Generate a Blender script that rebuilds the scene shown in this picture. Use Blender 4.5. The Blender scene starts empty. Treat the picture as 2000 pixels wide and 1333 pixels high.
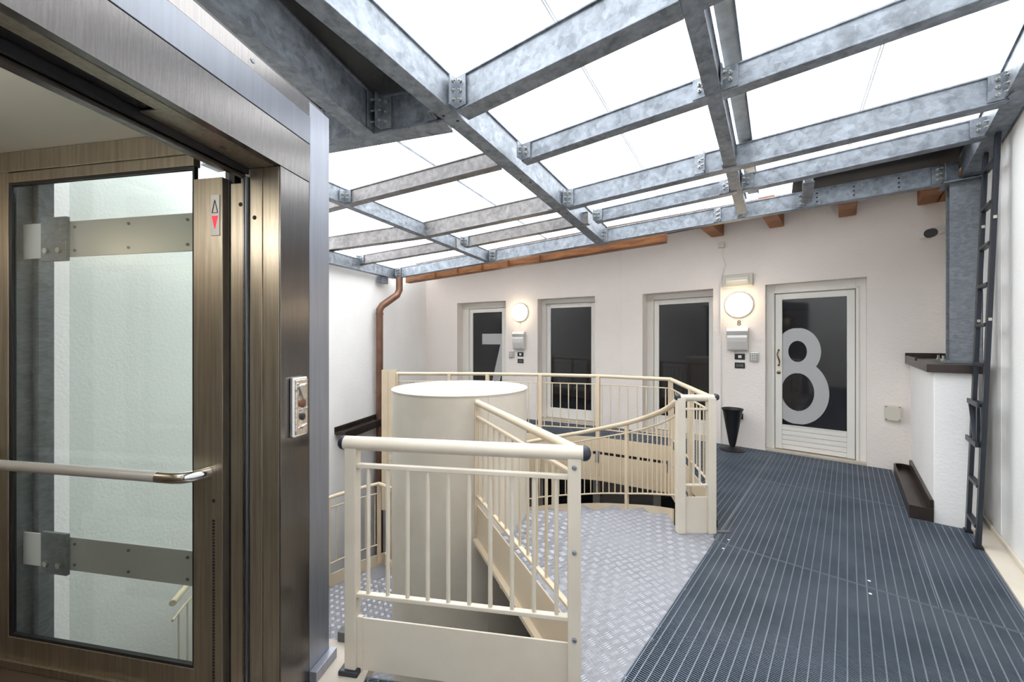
import bpy, math, random
from math import sin, cos, radians as R, pi
random.seed(4)
SC = bpy.context.scene
COL = SC.collection

# ------------------------------------------------------------------ camera, sky, exposure
cam = bpy.data.cameras.new('camera'); cam_o = bpy.data.objects.new('camera', cam); COL.objects.link(cam_o)
cam_o.location = (0, 0, 1.45); cam_o.rotation_euler = (pi/2, 0, 0)
cam.sensor_width = 36; cam.lens = 36*770/2000; cam.clip_start = .02; cam.clip_end = 200
SC.camera = cam_o
SKY = 5.2
wd = bpy.data.worlds.new('sky'); SC.world = wd; wd.use_nodes = True
bg = wd.node_tree.nodes['Background']; bg.inputs[0].default_value = (.94, .97, 1, 1); bg.inputs[1].default_value = SKY
SC.view_settings.view_transform = 'Standard'; SC.view_settings.look = 'None'
SC.view_settings.gamma = 1; SC.view_settings.use_curve_mapping = False
SC.view_settings.exposure = 0.2
from mathutils import Vector, Matrix

# ------------------------------------------------------------------ frames of reference (metres, camera foot = origin)
def D(u, v, z=0.0):        # deck frame: u across the walkway, v along it
    return Vector((.7616*u+.648*v, -.648*u+.7616*v, z))
FX, FY = -.8875, 1.512
def E(t, s, z=0.0):        # lift frame: t along the facade, s into the lift
    return Vector((FX+.179*t-.984*s, FY+.984*t+.179*s, z))
KX, KY = D(-2.85, 6.15)[:2]
def WL(s, n, z=0.0):       # left half of the far wall: s leftwards from the kink, n into the wall
    return Vector((KX-.8854*s+.4649*n, KY+.4649*s+.8854*n, z))

# ------------------------------------------------------------------ materials
def mat(name, col, rough=.5, metal=0.0, noise=None, bump=None, aniso=0, spec=.5, emit=None):
    m = bpy.data.materials.new(name); m.use_nodes = True; nt = m.node_tree; N = nt.nodes; L = nt.links
    p = N['Principled BSDF']; p.inputs['Base Color'].default_value = (*col, 1)
    p.inputs['Roughness'].default_value = rough; p.inputs['Metallic'].default_value = metal
    p.inputs['Specular IOR Level'].default_value = spec
    if aniso: p.inputs['Anisotropic'].default_value = aniso
    tc = N.new('ShaderNodeTexCoord')
    def nz(scale, detail=4, stretch=None, rough_=.55):
        n = N.new('ShaderNodeTexNoise'); n.inputs['Scale'].default_value = scale; n.inputs['Detail'].default_value = detail
        n.inputs['Roughness'].default_value = rough_
        mp = N.new('ShaderNodeMapping'); L.new(tc.outputs['Object'], mp.inputs[0])
        if stretch: mp.inputs['Scale'].default_value = stretch
        L.new(mp.outputs[0], n.inputs['Vector']); return n
    if noise:
        col2, scale, stretch = noise[:3]
        n = nz(scale, 5, stretch); r = N.new('ShaderNodeValToRGB')
        lo, hi = noise[3] if len(noise) > 3 else (.38, .62)
        r.color_ramp.elements[0].position = lo; r.color_ramp.elements[1].position = hi
        r.color_ramp.elements[0].color = (*col, 1); r.color_ramp.elements[1].color = (*col2, 1)
        L.new(n.outputs['Fac'], r.inputs[0]); L.new(r.outputs[0], p.inputs['Base Color'])
    if bump:
        scale, dist, stretch = bump
        n = nz(scale, 4, stretch); b = N.new('ShaderNodeBump'); b.inputs['Distance'].default_value = dist; b.inputs['Strength'].default_value = 1
        L.new(n.outputs['Fac'], b.inputs['Height']); L.new(b.outputs[0], p.inputs['Normal'])
    if emit:
        p.inputs['Emission Color'].default_value = (*emit[0], 1); p.inputs['Emission Strength'].default_value = emit[1]
    return m
def glass_mat(name, tint, ior=1.45, rough=0.0):
    m = bpy.data.materials.new(name); m.use_nodes = True; nt = m.node_tree; N = nt.nodes; L = nt.links
    N.remove(N['Principled BSDF']); o = N['Material Output']
    t = N.new('ShaderNodeBsdfTransparent'); t.inputs[0].default_value = (*tint, 1)
    g = N.new('ShaderNodeBsdfGlossy'); g.inputs['Roughness'].default_value = rough
    lw = N.new('ShaderNodeLayerWeight'); pw = N.new('ShaderNodeMath'); pw.operation = 'POWER'; pw.inputs[1].default_value = 5
    f = N.new('ShaderNodeMath'); f.operation = 'MULTIPLY_ADD'; f.inputs[1].default_value = .92; f.inputs[2].default_value = ((ior-1)/(ior+1))**2
    L.new(lw.outputs['Facing'], pw.inputs[0]); L.new(pw.outputs[0], f.inputs[0])      # Schlick's curve, the same from both sides of a thin pane
    x = N.new('ShaderNodeMixShader'); L.new(f.outputs[0], x.inputs[0]); L.new(t.outputs[0], x.inputs[1]); L.new(g.outputs[0], x.inputs[2])
    L.new(x.outputs[0], o.inputs[0]); return m
def galv_mat(name, base, light, scale=9, brush=0):
    m = bpy.data.materials.new(name); m.use_nodes = True; nt = m.node_tree; N = nt.nodes; L = nt.links
    p = N['Principled BSDF']; p.inputs['Metallic'].default_value = .55; p.inputs['Roughness'].default_value = .5
    tc = N.new('ShaderNodeTexCoord')
    n = N.new('ShaderNodeTexNoise'); n.inputs['Scale'].default_value = scale; n.inputs['Detail'].default_value = 7; n.inputs['Roughness'].default_value = .68; n.inputs['Distortion'].default_value = .5
    v = N.new('ShaderNodeTexVoronoi'); v.inputs['Scale'].default_value = 30
    mp = N.new('ShaderNodeMapping'); mp.inputs['Scale'].default_value = (1, 1, 4 if brush else 1); L.new(tc.outputs['Object'], mp.inputs[0])
    L.new(mp.outputs[0], n.inputs['Vector']); L.new(tc.outputs['Object'], v.inputs['Vector'])
    mx = N.new('ShaderNodeMix'); mx.data_type = 'FLOAT'; mx.inputs[0].default_value = .16
    sp = N.new('ShaderNodeSeparateColor'); L.new(v.outputs['Color'], sp.inputs[0])
    L.new(n.outputs['Fac'], mx.inputs[2]); L.new(sp.outputs[0], mx.inputs[3])
    r = N.new('ShaderNodeValToRGB'); e = r.color_ramp.elements; e[0].position = .32; e[1].position = .68
    e[0].color = (*base, 1); e[1].color = (*light, 1)
    L.new(mx.outputs[0], r.inputs[0]); L.new(r.outputs[0], p.inputs['Base Color'])
    rr = N.new('ShaderNodeMapRange'); rr.inputs[3].default_value = .38; rr.inputs[4].default_value = .62
    L.new(mx.outputs[0], rr.inputs[0]); L.new(rr.outputs[0], p.inputs['Roughness'])
    b = N.new('ShaderNodeBump'); b.inputs['Distance'].default_value = .0015; L.new(mx.outputs[0], b.inputs['Height']); L.new(b.outputs[0], p.inputs['Normal'])
    return m
M = dict(
  plaster=mat('warm_plaster', (.82, .745, .69), .9, noise=((.85, .78, .73), 1.2, None), bump=(38, .004, None), spec=.2),
  white=mat('white_plaster', (.88, .865, .85), .88, noise=((.91, .90, .885), 1.5, None), bump=(45, .003, None), spec=.2),
  cream=mat('cream_paint', (.66, .55, .40), .42, noise=((.62, .51, .365), 3, None), bump=(60, .0004, None)),
  creamw=mat('pale_cream_paint', (.66, .60, .505), .4, noise=((.62, .555, .46), 4, None)),
  joinery=mat('white_joinery', (.80, .765, .71), .45),
  galv=galv_mat('galvanised_steel', (.145, .16, .18), (.335, .365, .41)),
  galvpost=galv_mat('galvanised_post_steel', (.15, .165, .185), (.27, .29, .32), 22, 1),
  galvwarm=galv_mat('weathered_galvanised', (.16, .15, .15), (.31, .295, .29)),
  bolt=mat('zinc_bolt', (.55, .54, .48), .35, 1),
  steel=mat('brushed_steel', (.19, .178, .172), .25, 1, noise=((.215, .20, .192), 6, (40, 40, .6)), bump=(20, .00012, (60, 60, .3)), aniso=.5),
  steelpale=mat('pale_brushed_steel', (.17, .178, .20), .34, .9, noise=((.185, .195, .22), 3, (20, 20, 1)), aniso=.3),
  warmsteel=mat('brown_reflection_steel', (.47, .41, .325), .34, .85, noise=((.37, .32, .25), 5, (14, 14, .5)), bump=(20, .0002, (60, 60, .4)), aniso=.4),  # brushed steel with warm reflections put into the colour as a brown tint
  chrome=mat('chrome', (.8, .79, .78), .12, 1),
  chromerelief=mat('embossed_chrome', (.78, .70, .62), .22, 1, bump=(60, .006, None)),
  black=mat('black_plastic', (.012, .012, .014), .4),
  blackrub=mat('blue_black_rubber', (.02, .024, .035), .35),
  gap=mat('dark_gap', (.015, .014, .013), .7),
  darkpanel=mat('dark_roof_panel', (.07, .065, .062), .6, noise=((.09, .085, .08), 3, None)),
  copper=mat('brown_copper', (.17, .085, .055), .38, .55, noise=((.23, .125, .085), 4, None)),
  darkcopper=mat('dark_brown_copper', (.032, .023, .020), .35, .5, noise=((.055, .042, .036), 5, None)),
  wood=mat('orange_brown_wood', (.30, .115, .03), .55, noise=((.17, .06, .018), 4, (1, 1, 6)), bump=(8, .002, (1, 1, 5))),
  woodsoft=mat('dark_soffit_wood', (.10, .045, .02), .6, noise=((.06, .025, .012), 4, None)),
  bar=mat('blue_grey_grating', (.088, .112, .148), .45, .4, noise=((.13, .158, .20), 2.5, None)),
  crossbar=mat('pale_grating_bar', (.18, .21, .255), .4, .5),
  tread=mat('checker_aluminium', (.25, .25, .275), .5, .3, noise=((.31, .31, .335), 3, None)),
  lug=mat('checker_lugs', (.50, .505, .54), .34, .45, noise=((.40, .405, .44), 3, None)),
  doorglass=mat('dark_door_glass', (.012, .012, .015), .05, spec=.6),
  numeral=mat('silver_grey_film', (.46, .46, .46), .5, .2),
  globe=mat('lit_opal_globe', (1, .95, .85), .5, emit=((1, .80, .54), 10)),
  mail=mat('pale_grey_metal', (.66, .64, .62), .35, .4),
  white_pl=mat('white_plastic', (.78, .76, .72), .4),
  beige_pl=mat('beige_plastic', (.62, .58, .50), .45),
  brass=mat('aged_brass', (.22, .14, .05), .3, 1),
  red=mat('red_arrow_light', (.25, .01, .015), .5, emit=((1, .035, .07), 1.0)),
  ladder=mat('dark_grey_ladder', (.022, .027, .036), .4, .3),
  stone=mat('beige_stone_sill', (.46, .40, .33), .6, noise=((.52, .46, .39), 6, None)),
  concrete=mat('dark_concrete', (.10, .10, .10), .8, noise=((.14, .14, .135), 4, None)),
  cabceil=mat('cream_cab_ceiling', (.62, .61, .52), .5),
  cabfloor=mat('brown_cab_floor', (.10, .07, .05), .5),
  glass=glass_mat('clear_roof_glass', (.985, .99, .99)),
  cabglass=glass_mat('greenish_cab_glass', (.94, .97, .955), 1.5),
  alu=mat('bright_aluminium', (.75, .76, .75), .4, .6, noise=((.6, .6, .58), 12, None)),
  gloss=mat('glossy_white_sheet', (.88, .865, .845), .22),
  lowshade=mat('shaded_lower_plaster', (.30, .29, .28), .9, noise=((.36, .35, .34), 3, None)),  # plaster greyed so the colour carries the shade below the walkway
  steelcorner=mat('satin_corner_steel', (.30, .315, .36), .36, .7, noise=((.33, .345, .39), 3, (20, 20, 1))),
  diff=mat('emergency_light_diffuser', (.75, .72, .62), .3),
)

# ------------------------------------------------------------------ mesh builder and object helpers
class MB:
    def __init__(s): s.v = []; s.f = []
    def hexa(s, p):                       # 8 points: bottom loop, top loop
        b = len(s.v); s.v += [tuple(q) for q in p]
        s.f += [tuple(b+i for i in q) for q in ((3,2,1,0),(4,5,6,7),(0,1,5,4),(1,2,6,5),(2,3,7,6),(3,0,4,7))]; return s
    def box(s, T, a0, a1, b0, b1, z0, z1):  # box in frame T
        return s.hexa([T(a0,b0,z0),T(a1,b0,z0),T(a1,b1,z0),T(a0,b1,z0),T(a0,b0,z1),T(a1,b0,z1),T(a1,b1,z1),T(a0,b1,z1)])
    def obox(s, c, ax, ay, az):           # centre and three half vectors
        c = Vector(c); P = []
        for k in (-1, 1):
            for i, j in ((-1,-1),(1,-1),(1,1),(-1,1)): P.append(c+ax*i+ay*j+az*k)
        return s.hexa(P)
    def prism(s, pts, d):                 # planar polygon extruded by vector d
        n = len(pts); b = len(s.v); d = Vector(d)
        s.v += [tuple(Vector(p)) for p in pts]+[tuple(Vector(p)+d) for p in pts]
        s.f.append(tuple(range(b, b+n))[::-1]); s.f.append(tuple(range(b+n, b+2*n)))
        s.f += [(b+i, b+(i+1)%n, b+n+(i+1)%n, b+n+i) for i in range(n)]; return s
    def slab(s, xy, z0, z1): return s.prism([(p[0], p[1], z0) for p in xy], (0, 0, z1-z0))
    def tube(s, pts, r, n=10, closed_ends=True):
        pts = [Vector(p) for p in pts]; b = len(s.v); up0 = None
        for i, p in enumerate(pts):
            t = (pts[min(i+1, len(pts)-1)]-pts[max(i-1, 0)]).normalized()
            ref = Vector((0,0,1)) if abs(t.z) < .9 else Vector((1,0,0))
            if up0 is not None: ref = up0
            x = t.cross(ref); x.normalize(); y = x.cross(t); up0 = y if abs(t.z) > .5 or up0 is not None else None
            rr = r[i] if isinstance(r, (list, tuple)) else r
            for k in range(n):
                a = 2*pi*k/n; s.v.append(tuple(p+x*(rr*cos(a))+y*(rr*sin(a))))
        for i in range(len(pts)-1):
            for k in range(n):
                s.f.append((b+i*n+k, b+i*n+(k+1)%n, b+(i+1)*n+(k+1)%n, b+(i+1)*n+k))
        if closed_ends:
            s.f.append(tuple(b+k for k in range(n))[::-1]); s.f.append(tuple(b+(len(pts)-1)*n+k for k in range(n)))
        return s
    def lathe(s, c, prof, n=32, axis=(0,0,1)):
        c = Vector(c); az = Vector(axis).normalized(); ref = Vector((0,0,1)) if abs(az.z) < .9 else Vector((1,0,0))
        ax = az.cross(ref).normalized(); ay = az.cross(ax); b = len(s.v)
        for r, h in prof:
            for k in range(n):
                a = 2*pi*k/n; s.v.append(tuple(c+az*h+ax*(r*cos(a))+ay*(r*sin(a))))
        for i in range(len(prof)-1):
            for k in range(n):
                s.f.append((b+i*n+k, b+i*n+(k+1)%n, b+(i+1)*n+(k+1)%n, b+(i+1)*n+k))
        s.f.append(tuple(b+k for k in range(n))[::-1]); s.f.append(tuple(b+(len(prof)-1)*n+k for k in range(n)))
        return s
    def sector(s, c, r0, r1, a0, a1, z0, z1, n=6):  # z may be functions of angle (degrees)
        f0 = z0 if callable(z0) else (lambda a: z0); f1 = z1 if callable(z1) else (lambda a: z1)
        b = len(s.v)
        for i in range(n+1):
            a = a0+(a1-a0)*i/n; ca, sa = cos(R(a)), sin(R(a))
            s.v += [(c[0]+r0*ca, c[1]+r0*sa, f0(a)), (c[0]+r1*ca, c[1]+r1*sa, f0(a)), (c[0]+r1*ca, c[1]+r1*sa, f1(a)), (c[0]+r0*ca, c[1]+r0*sa, f1(a))]
        for i in range(n):
            o = b+4*i
            for k in range(4): s.f.append((o+k, o+(k+1)%4, o+4+(k+1)%4, o+4+k))
        s.f += [(b+3,b+2,b+1,b), (b+4*n,b+4*n+1,b+4*n+2,b+4*n+3)]; return s
WLOC = {}
def origin(o): return WLOC.get(o.name, Vector((0,0,0))) if o else Vector((0,0,0))
def part(name, mb, m, parent=None, bevel=0, smooth=False, at=None, flip=True, kind=None):
    me = bpy.data.meshes.new(name)
    at = Vector(at) if at is not None else (Vector(mb.v[0]) if parent is None else origin(parent))
    me.from_pydata([tuple(Vector(p)-at) for p in mb.v], [], mb.f)
    import bmesh
    bm = bmesh.new(); bm.from_mesh(me); bmesh.ops.recalc_face_normals(bm, faces=bm.faces); bm.to_mesh(me); bm.free()
    me.materials.append(M[m]); me.update()
    if smooth:
        me.polygons.foreach_set('use_smooth', [True]*len(me.polygons))
        me.set_sharp_from_angle(angle=R(40))
    o = bpy.data.objects.new(name, me); COL.objects.link(o)
    o.parent = parent; o.location = at-origin(parent); WLOC[o.name] = at
    if bevel:
        b = o.modifiers.new('bevel', 'BEVEL'); b.width = bevel; b.segments = 2; b.limit_method = 'ANGLE'
    if kind: o['kind'] = kind
    return o
def inst(src, loc, parent, rot=None):      # copy sharing mesh data
    c = src.copy(); COL.objects.link(c); c.parent = parent; c.location = Vector(loc)-origin(parent); WLOC[c.name] = Vector(loc)
    if rot is not None: c.rotation_euler = rot
    return c
def thing(name, loc, label, cat, group=None):
    o = bpy.data.objects.new(name, None); o.empty_display_size = .1; COL.objects.link(o); o.location = loc; WLOC[o.name] = Vector(loc)
    o['label'] = label; o['category'] = cat
    if group: o['group'] = group
    return o
def tag(o, label, cat, group=None):
    o['label'] = label; o['category'] = cat
    if group: o['group'] = group
    return o
def struct(name, loc=(0,0,0)):
    o = bpy.data.objects.new(name, None); o.empty_display_size = .1; COL.objects.link(o); o.location = loc; WLOC[o.name] = Vector(loc); o['kind'] = 'structure'; return o
def st(name, mb, m, **k): return part(name, mb, m, None, kind='structure', **k)

# ------------------------------------------------------------------ the shell
LOW = -3.3
def wall_boxes(T, a0, a1, n0, n1, z0, z1, holes):      # holes: (a0,a1,z0,z1), sorted
    mb = MB(); cur = a0
    for (h0, h1, hz0, hz1) in holes:
        mb.box(T, cur, h0, n0, n1, z0, z1)
        if hz0 > z0: mb.box(T, h0, h1, n0, n1, z0, hz0)
        if hz1 < z1: mb.box(T, h0, h1, n0, n1, hz1, z1)
        cur = h1
    mb.box(T, cur, a1, n0, n1, z0, z1); return mb
DOORS_R = [(-2.495, -1.462, .0, 2.2), (-.83, .171, .0, 2.196)]
DOORS_L = [(.4485, 1.519, .0, 2.22), (2.183, 3.317, .0, 2.225)]
LOWD_R = []; 
st('wall_far', wall_boxes(lambda u, v, z: D(u, v, z), -2.85, 1.2, 6.15, 6.6, -.6, 3.18, DOORS_R), 'plaster')
st('wall_far_left', wall_boxes(WL, 0.0, 4.128, 0, .45, -.6, 3.2, DOORS_L), 'plaster')
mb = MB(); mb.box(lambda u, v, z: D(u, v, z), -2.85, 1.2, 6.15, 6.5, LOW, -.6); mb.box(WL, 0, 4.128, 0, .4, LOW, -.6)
st('wall_lower', mb, 'lowshade')
# left wall runs from the far corner towards the camera
CX, CY = WL(4.128, 0)[:2]
def LW(k, n, z=0.0):       # k towards camera, n into the wall (left)
    return Vector((CX-.2208*k-.9753*n, CY-.9753*k+.2208*n, z))
mb = MB(); mb.box(LW, -.3, 1.2, 0, .35, LOW, 3.1); mb.box(LW, 1.2, 3.5, 0, .35, LOW, 2.64); mb.box(LW, 3.5, 12, 0, .35, LOW, 3.35); st('wall_left', mb, 'white')
mb = MB(); mb.box(D, .846, 1.2, -3.6, 6.6, LOW, 4.4); mb.box(D, .80, .846, 5.2, 6.5, 2.6, 3.3); st('wall_right', mb, 'white')
mb = MB(); mb.box(D, -5.2, 1.2, -4.0, -3.6, LOW, 3.2); st('wall_back', mb, 'white')
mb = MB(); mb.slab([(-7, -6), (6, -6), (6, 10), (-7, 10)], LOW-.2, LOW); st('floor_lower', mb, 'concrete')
# cream strip and baseboard along the right wall
mb = MB(); mb.box(D, .722, .846, -3.4, 4.9, -.12, .012); st('trim_1', mb, 'creamw')
mb = MB(); mb.box(D, .826, .846, -3.4, 4.88, .012, .05); st('baseboard_right', mb, 'creamw', bevel=.004)
# white pier in the corner, with coping
mb = MB(); mb.box(D, .528, .765, 4.61, 6.15, -.1, 1.2); mb.box(D, .765, .846, 4.92, 6.15, -.1, 1.2); st('wall_pier', mb, 'white', bevel=.006)
cp = thing('pier_coping', D(.6, 5.3, 1.2), 'dark brown metal coping capping the low white pier under the steel post', 'coping')
mb = MB(); mb.box(D, .485, .80, 4.565, 6.15, 1.2, 1.265); part('cap_sheet', mb, 'darkcopper', cp, bevel=.004)
mb = MB(); mb.box(D, .485, .80, 6.10, 6.15, 1.265, 1.32); mb.box(D, .485, .50, 5.3, 6.10, 1.265, 1.29); part('raised_edge', mb, 'darkcopper', cp)

# ------------------------------------------------------------------ doors
def door(name, T, W, top, rec, gl, gr, gb, gt, numeral=None, boards=True, handle=False):
    root = struct(name, T(W/2, rec, 0))
    S, = (.075,)
    l0, l1 = gl-S, gr+S
    mb = MB()                                                       # casing
    mb.box(T, 0, l0-.006, rec-.02, rec+.08, 0, top); mb.box(T, l1+.006, W, rec-.02, rec+.08, 0, top); mb.box(T, l0-.006, l1+.006, rec-.02, rec+.08, gt+S+.006, top)
    part('door_frame', mb, 'joinery', root, bevel=.004)
    mb = MB()                                                       # raised inner bead of the casing
    mb.box(T, l0-.035, l0-.012, rec-.035, rec-.02, 0, gt+S+.035); mb.box(T, l1+.012, l1+.035, rec-.035, rec-.02, 0, gt+S+.035); mb.box(T, l0-.035, l1+.035, rec-.035, rec-.02, gt+S+.012, gt+S+.035)
    part('casing_bead', mb, 'joinery', root, bevel=.003)
    mb = MB(); z0 = .03
    mb.box(T, l0, gl, rec-.01, rec+.04, z0, gt+S); mb.box(T, gr, l1, rec-.01, rec+.04, z0, gt+S); mb.box(T, gl, gr, rec-.01, rec+.04, gt, gt+S)
    if not boards: mb.box(T, gl, gr, rec-.01, rec+.04, z0, gb)
    leaf = part('door_leaf', mb, 'joinery', root, bevel=.003)
    if boards:
        n = 5; h = (gb-.01-z0)/n
        for i in range(n):
            mb = MB(); mb.box(T, gl, gr, rec-.006, rec+.035, z0+i*h+.002, z0+(i+1)*h-.002); part('board', mb, 'joinery', root, bevel=.004)
        mb = MB(); mb.box(T, gl, gr, rec-.012, rec+.035, gb-.012, gb); part('glazing_bead', mb, 'joinery', root)
    mb = MB(); mb.box(T, gl, gr, rec+.008, rec+.02, gb, gt); gp = part('glass_pane', mb, 'doorglass', root)
    mb = MB(); mb.box(T, gl-.3, gr+.3, rec+.09, rec+.11, 0, top); part('backing', mb, 'gap', root)
    if numeral: 
        for q in numeral(T, rec+.0065, gl, gr, gb, gt): part('numeral_film', q, 'numeral', root)
    mb = MB(); mb.box(T, 0, W, .0 if rec < .15 else .02, rec+.04, -.1, .022); part('door_sill', mb, 'stone', root, bevel=.003)
    if handle:
        hx = l0+.038
        h = MB(); P = []
        for i in range(13):
            a = i/12; P.append(T(hx+.012*sin(a*2*pi), rec-.012-.045*sin(a*pi), 1.13+.20*a))
        h.tube(P, [.005+.004*sin(i/12*pi) for i in range(13)], 8); part('handle', h, 'brass', root, smooth=True)
        h = MB(); h.lathe(T(hx, rec-.01, 1.035), [(.022, 0), (.022, .006), (.012, .010)], 20, axis=T(0,-1,0)-T(0,0,0)); part('lock', h, 'brass', root, smooth=True)
        for zz in (1.13, 1.33):
            h = MB(); h.lathe(T(hx, rec-.01, zz), [(.014, 0), (.012, .008)], 14, axis=T(0,-1,0)-T(0,0,0)); part('handle_rose', h, 'brass', root, smooth=True)
    return root
def ring_pts(cx, cz, rx, rz, a0=0, a1=360, n=64): return [(cx+rx*cos(R(a0+(a1-a0)*i/n)), cz+rz*sin(R(a0+(a1-a0)*i/n))) for i in range(n+1)]
def eight(T, n, gl, gr, gb, gt):
    # outline by angle: outer union of two ellipses, two holes; left part cut off by the pane's edge
    c1, c2 = (.338, 1.315), (.338, .79)
    def inside(x, z, k): 
        if k == 'o': return ((x-c1[0])/.240)**2+((z-c1[1])/.305)**2 < 1 or ((x-c2[0])/.320)**2+((z-c2[1])/.418)**2 < 1
        return ((x-c1[0])/.098)**2+((z-c1[1])/.137)**2 < 1 or ((x-c2[0])/.172)**2+((z-c2[1])/.245)**2 < 1
    mb = MB(); N = 260; z0, z1 = gb+.005, 1.63; x0 = gl+.002
    def spans(z):
        out = []
        def ell(c, rx, rz):
            q = 1-((z-c[1])/rz)**2
            return (c[0]-rx*math.sqrt(q), c[0]+rx*math.sqrt(q)) if q > 0 else None
        o = [e for e in (ell(c1, .240, .305), ell(c2, .320, .418)) if e]
        if not o: return []
        lo, hi = min(e[0] for e in o), max(e[1] for e in o)
        h = [e for e in (ell(c1, .098, .137), ell(c2, .172, .245)) if e]
        lo = max(lo, x0)
        if h: return [s for s in ((lo, h[0][0]), (h[0][1], hi)) if s[1] > s[0]]
        return [(lo, hi)]
    dz = (z1-z0)/N; V = {}
    for i in range(N):
        za, zb = z0+i*dz, z0+(i+1)*dz
        A, B = spans(za), spans(zb)
        if not A or not B: continue
        if len(A) != len(B): A = B = spans((za+zb)/2)
        for a, b in zip(A, B):
            k = len(mb.v)
            for (x, z) in ((a[0], za), (a[1], za), (b[1], zb), (b[0], zb)): mb.v.append(tuple(T(x, n, z)))
            mb.f.append((k, k+1, k+2, k+3))
    return [mb]
def seven(T, n, gl, gr, gb, gt):
    mb = MB(); g = gr-.002
    P = [(.46, 1.382), (.887, 1.382), (.626, .37), (.805, .37), (g, .857), (g, 1.596), (.46, 1.596)]
    mb.prism([T(x, n, z) for x, z in P], T(0, .001, 0)-T(0, 0, 0)); return [mb]
T8 = lambda x, n, z: D(-.83+x, 6.15+n, z)
T3 = lambda x, n, z: D(-2.495+x, 6.15+n, z)
T2 = lambda x, n, z: WL(1.519-x, n, z)
T7 = lambda x, n, z: WL(3.317-x, n, z)
door('door_1', T8, 1.001, 2.196, .12, .175, .825, .352, 1.995, eight, True, True)
door('door_2', T3, 1.033, 2.2, .22, .185, .927, .26, 2.03, None, True)
door('door_3', T2, 1.0705, 2.22, .22, .173, .944, .215, 2.06, None, False)
door('door_4', T7, 1.134, 2.225, .22, .243, .93, .26, 2.03, seven, True)
# small fan light reflections are left to the real glass; lower storey doorways under the walkway
for i, (T, a0, a1) in enumerate(((lambda a, n, z: D(a, 6.15+n, z), -2.3, -1.3), (lambda a, n, z: D(a, 6.15+n, z), -.9, .0), (WL, .35, 1.5), (WL, 2.2, 3.4))):
    r = struct('door_%d' % (5+i), T((a0+a1)/2, -.02, LOW))
    mb = MB(); mb.box(T, a0, a1, -.05, -.005, LOW, -.72); part('door_frame', mb, 'joinery', r)
    mb = MB(); mb.box(T, a0+.12, a1-.12, -.06, -.045, LOW+.3, -.82); part('glass_pane', mb, 'doorglass', r)

# ------------------------------------------------------------------ walkway of open steel grating
deck = struct('floor', (0, 0, 0))
def clip_line(poly, p, d):
    t0, t1 = -1e9, 1e9; n = len(poly)
    area = sum(poly[i][0]*poly[(i+1) % n][1]-poly[(i+1) % n][0]*poly[i][1] for i in range(n))
    sg = 1 if area > 0 else -1
    for i in range(n):
        a, b = poly[i], poly[(i+1) % n]; nx, ny = (b[1]-a[1])*sg, -(b[0]-a[0])*sg      # outward
        den = nx*d[0]+ny*d[1]; num = nx*(a[0]-p[0])+ny*(a[1]-p[1])
        if abs(den) < 1e-9:
            if num < 0: return None
            continue
        t = num/den
        if den > 0: t1 = min(t1, t)
        else: t0 = max(t0, t)
    return (t0, t1) if t1-t0 > .004 else None
def bars(poly, d, pitch, th, z0, z1, mb):     # bars along d, stepped across
    d = Vector((d[0], d[1])).normalized(); q = Vector((-d.y, d.x))
    s = [q.dot(Vector(p[:2])) for p in poly]; k0 = math.ceil(min(s)/pitch); k1 = math.floor(max(s)/pitch)
    for k in range(k0, k1+1):
        p = q*(k*pitch); r = clip_line(poly, p, d)
        if not r: continue
        a, b = p+d*r[0], p+d*r[1]; h = q*th/2
        mb.hexa([(a.x-h.x, a.y-h.y, z0), (b.x-h.x, b.y-h.y, z0), (b.x+h.x, b.y+h.y, z0), (a.x+h.x, a.y+h.y, z0),
                 (a.x-h.x, a.y-h.y, z1), (b.x-h.x, b.y-h.y, z1), (b.x+h.x, b.y+h.y, z1), (a.x+h.x, a.y+h.y, z1)])
def grating(poly, d=(.648, .7616), pitch=.0115, cpitch=.0435):
    poly = [tuple(Vector(p)[:2]) for p in poly]
    c = Vector((sum(p[0] for p in poly)/len(poly), sum(p[1] for p in poly)/len(poly)))
    poly = [tuple(c+(Vector(p)-c)*(1-.004/max(.1, (Vector(p)-c).length))) for p in poly]
    mb = MB(); n = len(poly)
    for i in range(n):                                              # border frame
        a, b = Vector(poly[i]), Vector(poly[(i+1) % n]); t = (b-a).normalized(); q = Vector((-t.y, t.x))
        if q.dot(c-a) < 0: q = -q
        q *= .005
        mb.hexa([(a.x, a.y, -.03), (b.x, b.y, -.03), (b.x+q.x, b.y+q.y, -.03), (a.x+q.x, a.y+q.y, -.03), (a.x, a.y, .0005), (b.x, b.y, .0005), (b.x+q.x, b.y+q.y, .0005), (a.x+q.x, a.y+q.y, .0005)])
    g = part('grating_panel', mb, 'crossbar', deck)
    mb = MB(); bars(poly, (d[1], -d[0]), pitch, .0042, -.028, -.001, mb); part('slats', mb, 'bar', g, kind='stuff', at=WLOC[g.name])
    mb = MB(); bars(poly, d, cpitch, .0055, -.014, .0004, mb); part('cross_bars', mb, 'crossbar', g, kind='stuff', at=WLOC[g.name])
UL, UR = -.73, .713
grating([D(UL, -3.4), D(UR, -3.4), D(UR, -.6), D(UL, -.6)])
grating([D(UL, -.6), D(UR, -.6), D(UR, 1.2), D(UL, 1.2)])
grating([D(UL, 1.2), D(UR, 1.2), D(UR, 3.13), D(UL, 3.13)])
grating([D(UL, 3.13), D(.385, 3.13), D(.385, 4.82), D(UL, 4.82)])
grating([D(.385, 3.13), D(UR, 3.13), D(UR, 4.58), D(.385, 4.58)])
grating([D(UL, 4.82), D(.385, 4.82), D(.385, 6.15), D(UL, 6.15)])
RING = [(1.56, 3.02), (1.83, 4.55), (1.085, 4.975), (.37, 5.17), (-.33, 5.30), (-1.56, 5.345)]
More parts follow.
